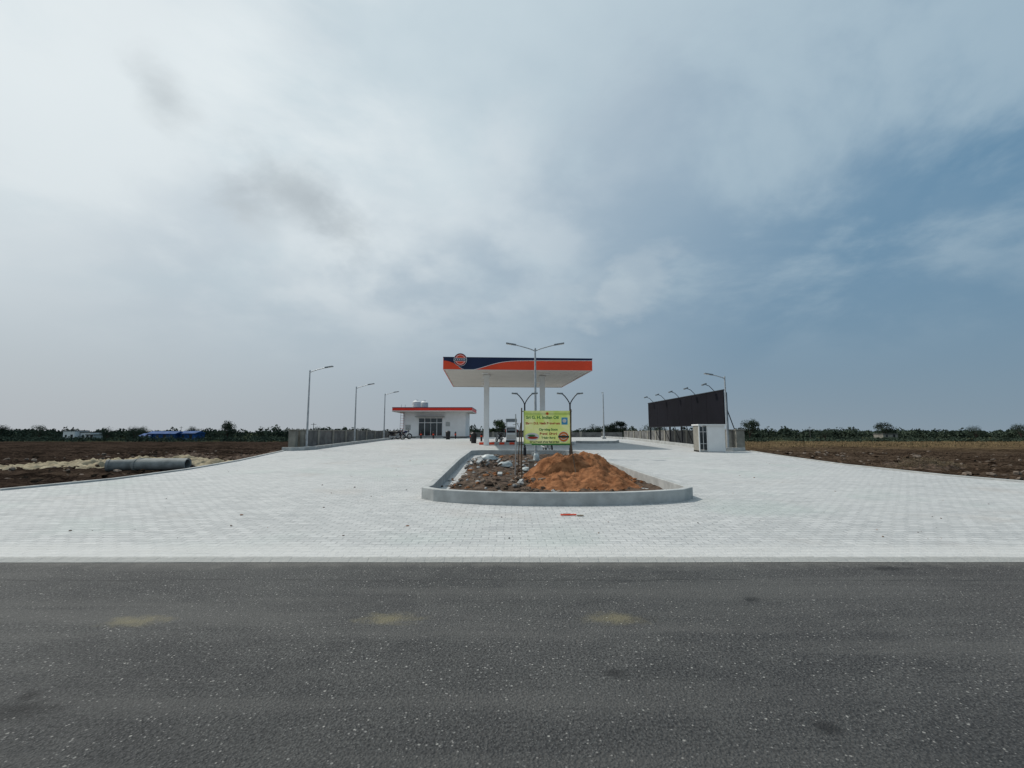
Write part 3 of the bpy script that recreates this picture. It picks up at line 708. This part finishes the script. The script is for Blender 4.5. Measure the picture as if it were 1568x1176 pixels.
# ------------------------------------------------------------ trees
def leafquad(V,F,x,y,z,s):
    n=Vector((U(-1,1),U(-1,1),U(-.6,1))).normalized(); a=n.orthogonal().normalized(); c=n.cross(a)
    t=U(0,6.3); a,c=a*math.cos(t)+c*math.sin(t),c*math.cos(t)-a*math.sin(t); o=len(V); p=Vector((x,y,z))
    V+=[p-a*s,p-c*s*.55,p+a*s,p+c*s*.55]; F.append((o,o+1,o+2,o+3))
def tree(x,y,h,w,leaf=LEAF,nl=1600,trunk=.26,name='tree'):
    z=gz(x,y) if not(abs(x)<14 and y<62) else g(y)
    b=MB(); tr=h*.035+.03; p=[(x,y,z-.1),(x+U(-.05,.05)*h,y,z+h*trunk*.6),(x+U(-.08,.08)*h,y,z+h*trunk*1.3)]
    b.tube(p,[tr,tr*.75,tr*.55],BARK,8)
    cl=[]
    for k in range(11):
        a=k*2.4+U(-.4,.4); rr=w*.5*(.25+.6*R()); cz=z+h*(trunk+.12+(.93-trunk-.15)*R()); f=1-.5*max(0,(cz-z)/h-.6)/.4
        q=(x+rr*f*math.cos(a),y+rr*f*math.sin(a),cz); cl.append((q,w*U(.13,.24)))
        m=[p[2][i]*.5+q[i]*.5+(U(-.03,.03)*h) for i in range(3)]
        b.tube([p[2] if k%2 else p[1],m,q],[tr*.4,tr*.25,tr*.08],BARK,5)
    V=[];F=[]
    for k in range(nl):
        (qx,qy,qz),r=random.choice(cl); d=Vector((random.gauss(0,1),random.gauss(0,1),random.gauss(0,.75))); d=d.normalized()*r*R()**.45*1.15
        leafquad(V,F,qx+d.x,qy+d.y,qz+d.z,h*U(.015,.035))
    b.poly(V,F,leaf); b.obj(name)
for x,y,h,w in((-92,150,6.2,6),(-183,180,5.4,6),(78,152,6.9,6.5),(154,192,6.8,7.5),(28,130,5.2,4.6),(31.5,134,6.0,4.8),(25,136,4.8,4.4),(37,120,4.5,7),
               (-1.9,68,4.1,2.5),(-134,165,4.8,6),(-71,170,4.2,6),(190,190,5,7),(225,205,6,8),(118,175,3.8,6),(-210,190,5.6,7),(-224,195,5,7),(-160,200,5,7),(-54,160,3.8,5),(-125,180,4.8,6),(-150,172,4.2,6)):
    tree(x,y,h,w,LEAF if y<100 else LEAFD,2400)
V=[];F=[]
x=-350
while x<350:
    y=U(205,300); h=3.2+2.2*abs(noise.noise((x*.03,0,0)))*1.6+1.6*abs(noise.noise((x*.13,4,0)))*1.5+(1.5 if R()<.12 else 0)
    if 0<x<60: h*=.9
    w=U(3.5,8); z=gz(x,y)
    for k in range(150):
        a=U(0,6.3); r=R()**.5; zz=z+h*(R()**.75)*(1-.45*r*r)+.05
        leafquad(V,F,x+w*.5*r*math.cos(a),y+w*.5*r*math.sin(a),zz,U(.35,.75))
    x+=U(.6,1.2)
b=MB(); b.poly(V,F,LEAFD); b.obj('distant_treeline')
V=[];F=[]
for k in range(1000):
    y=U(120,200); x=U(-240,-40) if R()<.65 else U(60,240)
    if abs(x)>y*1.25: continue
    h=U(.6,1.7)*(1 if x<0 else .8); w=U(2,6); z=gz(x,y)
    for q in range(55):
        a=U(0,6.3); r=R()**.5; leafquad(V,F,x+w*.5*r*math.cos(a),y+w*.5*r*math.sin(a),z+h*R()*(1-.5*r*r),U(.15,.35))
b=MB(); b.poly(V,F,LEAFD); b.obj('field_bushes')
for x,y in((-60,140),(-150,210),(60,200),(135,210),(-30,180)):
    b=MB(); z=gz(x,y); b.cyl((x,y,z),(x,y,z+5.5),.12,.08,CONCD,8); b.box(x-.8,x+.8,y-.05,y+.05,z+5.0,z+5.1,BLACK); b.obj('utility_pole')
# ------------------------------------------------------------ sky
el_s=math.radians(50); az=math.radians(-60)
sd=Vector((math.sin(az)*math.cos(el_s),math.cos(az)*math.cos(el_s),math.sin(el_s)))
w=bpy.data.worlds.new('World'); sc.world=w; w.use_nodes=True
t=NT(w.node_tree); bg=w.node_tree.nodes['Background']
sky=t.new('ShaderNodeTexSky'); sky.sky_type='NISHITA'; sky.sun_disc=False; sky.sun_elevation=el_s; sky.sun_rotation=az%(2*math.pi)
sky.air_density=1.2; sky.dust_density=3; sky.ozone_density=1.5
D=t.vm('NORMALIZE',t.new('ShaderNodeTexCoord').outputs['Generated'])
s=t.sep(D); z=t.math('MAXIMUM',s[2],0.0)
zz=t.math('ADD',z,.34)
cv=t.new('ShaderNodeCombineXYZ'); t.put(cv.inputs[0],t.math('DIVIDE',s[0],zz)); t.put(cv.inputs[1],t.math('DIVIDE',s[1],zz)); cv.inputs[2].default_value=3.7
cv=cv.outputs[0]
Gd=t.vm('DOT_PRODUCT',D,tuple(sd))
base=t.mix(t.mr(Gd,.15,.92,smooth=False),(1.15,2.55,3.95),(6.2,7.0,7.4))
base=t.mix(.12,base,sky.outputs[0])
n1=t.noise(cv,1.5,7,.52,.15); n2=t.noise(t.vm('ADD',cv,(11,3,0)),3.4,6,.52,.15); n3=t.noise(t.vm('ADD',cv,(4.3,9.1,0)),1.6,7,.58,.25)
c1=t.mr(t.math('ADD',t.math('MULTIPLY',n1,.65),t.math('MULTIPLY',n2,.35)),.42,.60)
leftw=t.mr(s[0],.45,-.4,.05,.9)
up=t.mr(z,.08,.36)
base=t.mix(t.math('MULTIPLY',t.math('MULTIPLY',c1,leftw),up),base,(7.7,8.4,8.7))
# right-hand thin cloud sheets over blue
c3=t.math('MULTIPLY',t.mr(n3,.44,.64,0,.55),up)
base=t.mix(c3,base,(4.9,6.1,6.8))
def blob(d,r,k):
    L=t.vm('LENGTH',t.vm('SUBTRACT',D,d)); L=t.math('ADD',L,t.math('MULTIPLY',t.math('SUBTRACT',n2,.5),.30)); L=t.math('ADD',L,t.math('MULTIPLY',t.math('SUBTRACT',n1,.5),.3))
    return t.mr(L,r,r*.1,0,k)
for d,r,k in(((-.68,.60,.52),.26,.45),((-.47,.70,.58),.17,.5),((-.75,.60,.30),.2,.3),((-.15,.84,.50),.16,.4),((-.42,.84,.36),.10,.35)):
    base=t.mix(blob(d,r,k),base,(8.3,8.9,9.1))
for d,r,k in(((-.39,.80,.45),.14,.62),((-.33,.86,.40),.11,.5),((-.54,.67,.51),.10,.5),((-.44,.76,.49),.10,.45)):
    base=t.mix(blob(d,r,k),base,(4.1,4.6,4.9))
for d,r,k in(((.10,.95,.29),.06,.22),((.25,.92,.31),.06,.25),((.17,.94,.30),.06,.15)):
    base=t.mix(blob(d,r,k),base,(6.6,7.3,7.6))
hz=t.math('POWER',2.718,t.math('MULTIPLY',z,-5.0))
hcol=t.mix(t.mr(s[0],-.75,.75,smooth=False),(4.5,4.75,5.0),(2.4,3.05,3.6))
base=t.mix(t.math('MULTIPLY',hz,.92),base,hcol)
t.put(bg.inputs['Color'],base); bg.inputs['Strength'].default_value=.1
su=bpy.data.lights.new('sun','SUN'); su.energy=2.8; su.angle=math.radians(1.0); su.color=(1,.95,.88)
so=bpy.data.objects.new('sun',su); col.objects.link(so); so.rotation_euler=sd.to_track_quat('Z','Y').to_euler(); so.location=(-20,20,40)
# ------------------------------------------------------------ camera
cd=bpy.data.cameras.new('camera'); cd.sensor_width=36; cd.lens=706/1568*36; cd.clip_end=6000; cd.clip_start=.05
co=bpy.data.objects.new('camera',cd); col.objects.link(co); co.location=(0,0,1.6); co.rotation_euler=(math.radians(96),0,0)
sc.camera=co
sc.view_settings.view_transform='Standard'; sc.view_settings.look='None'; sc.view_settings.exposure=0
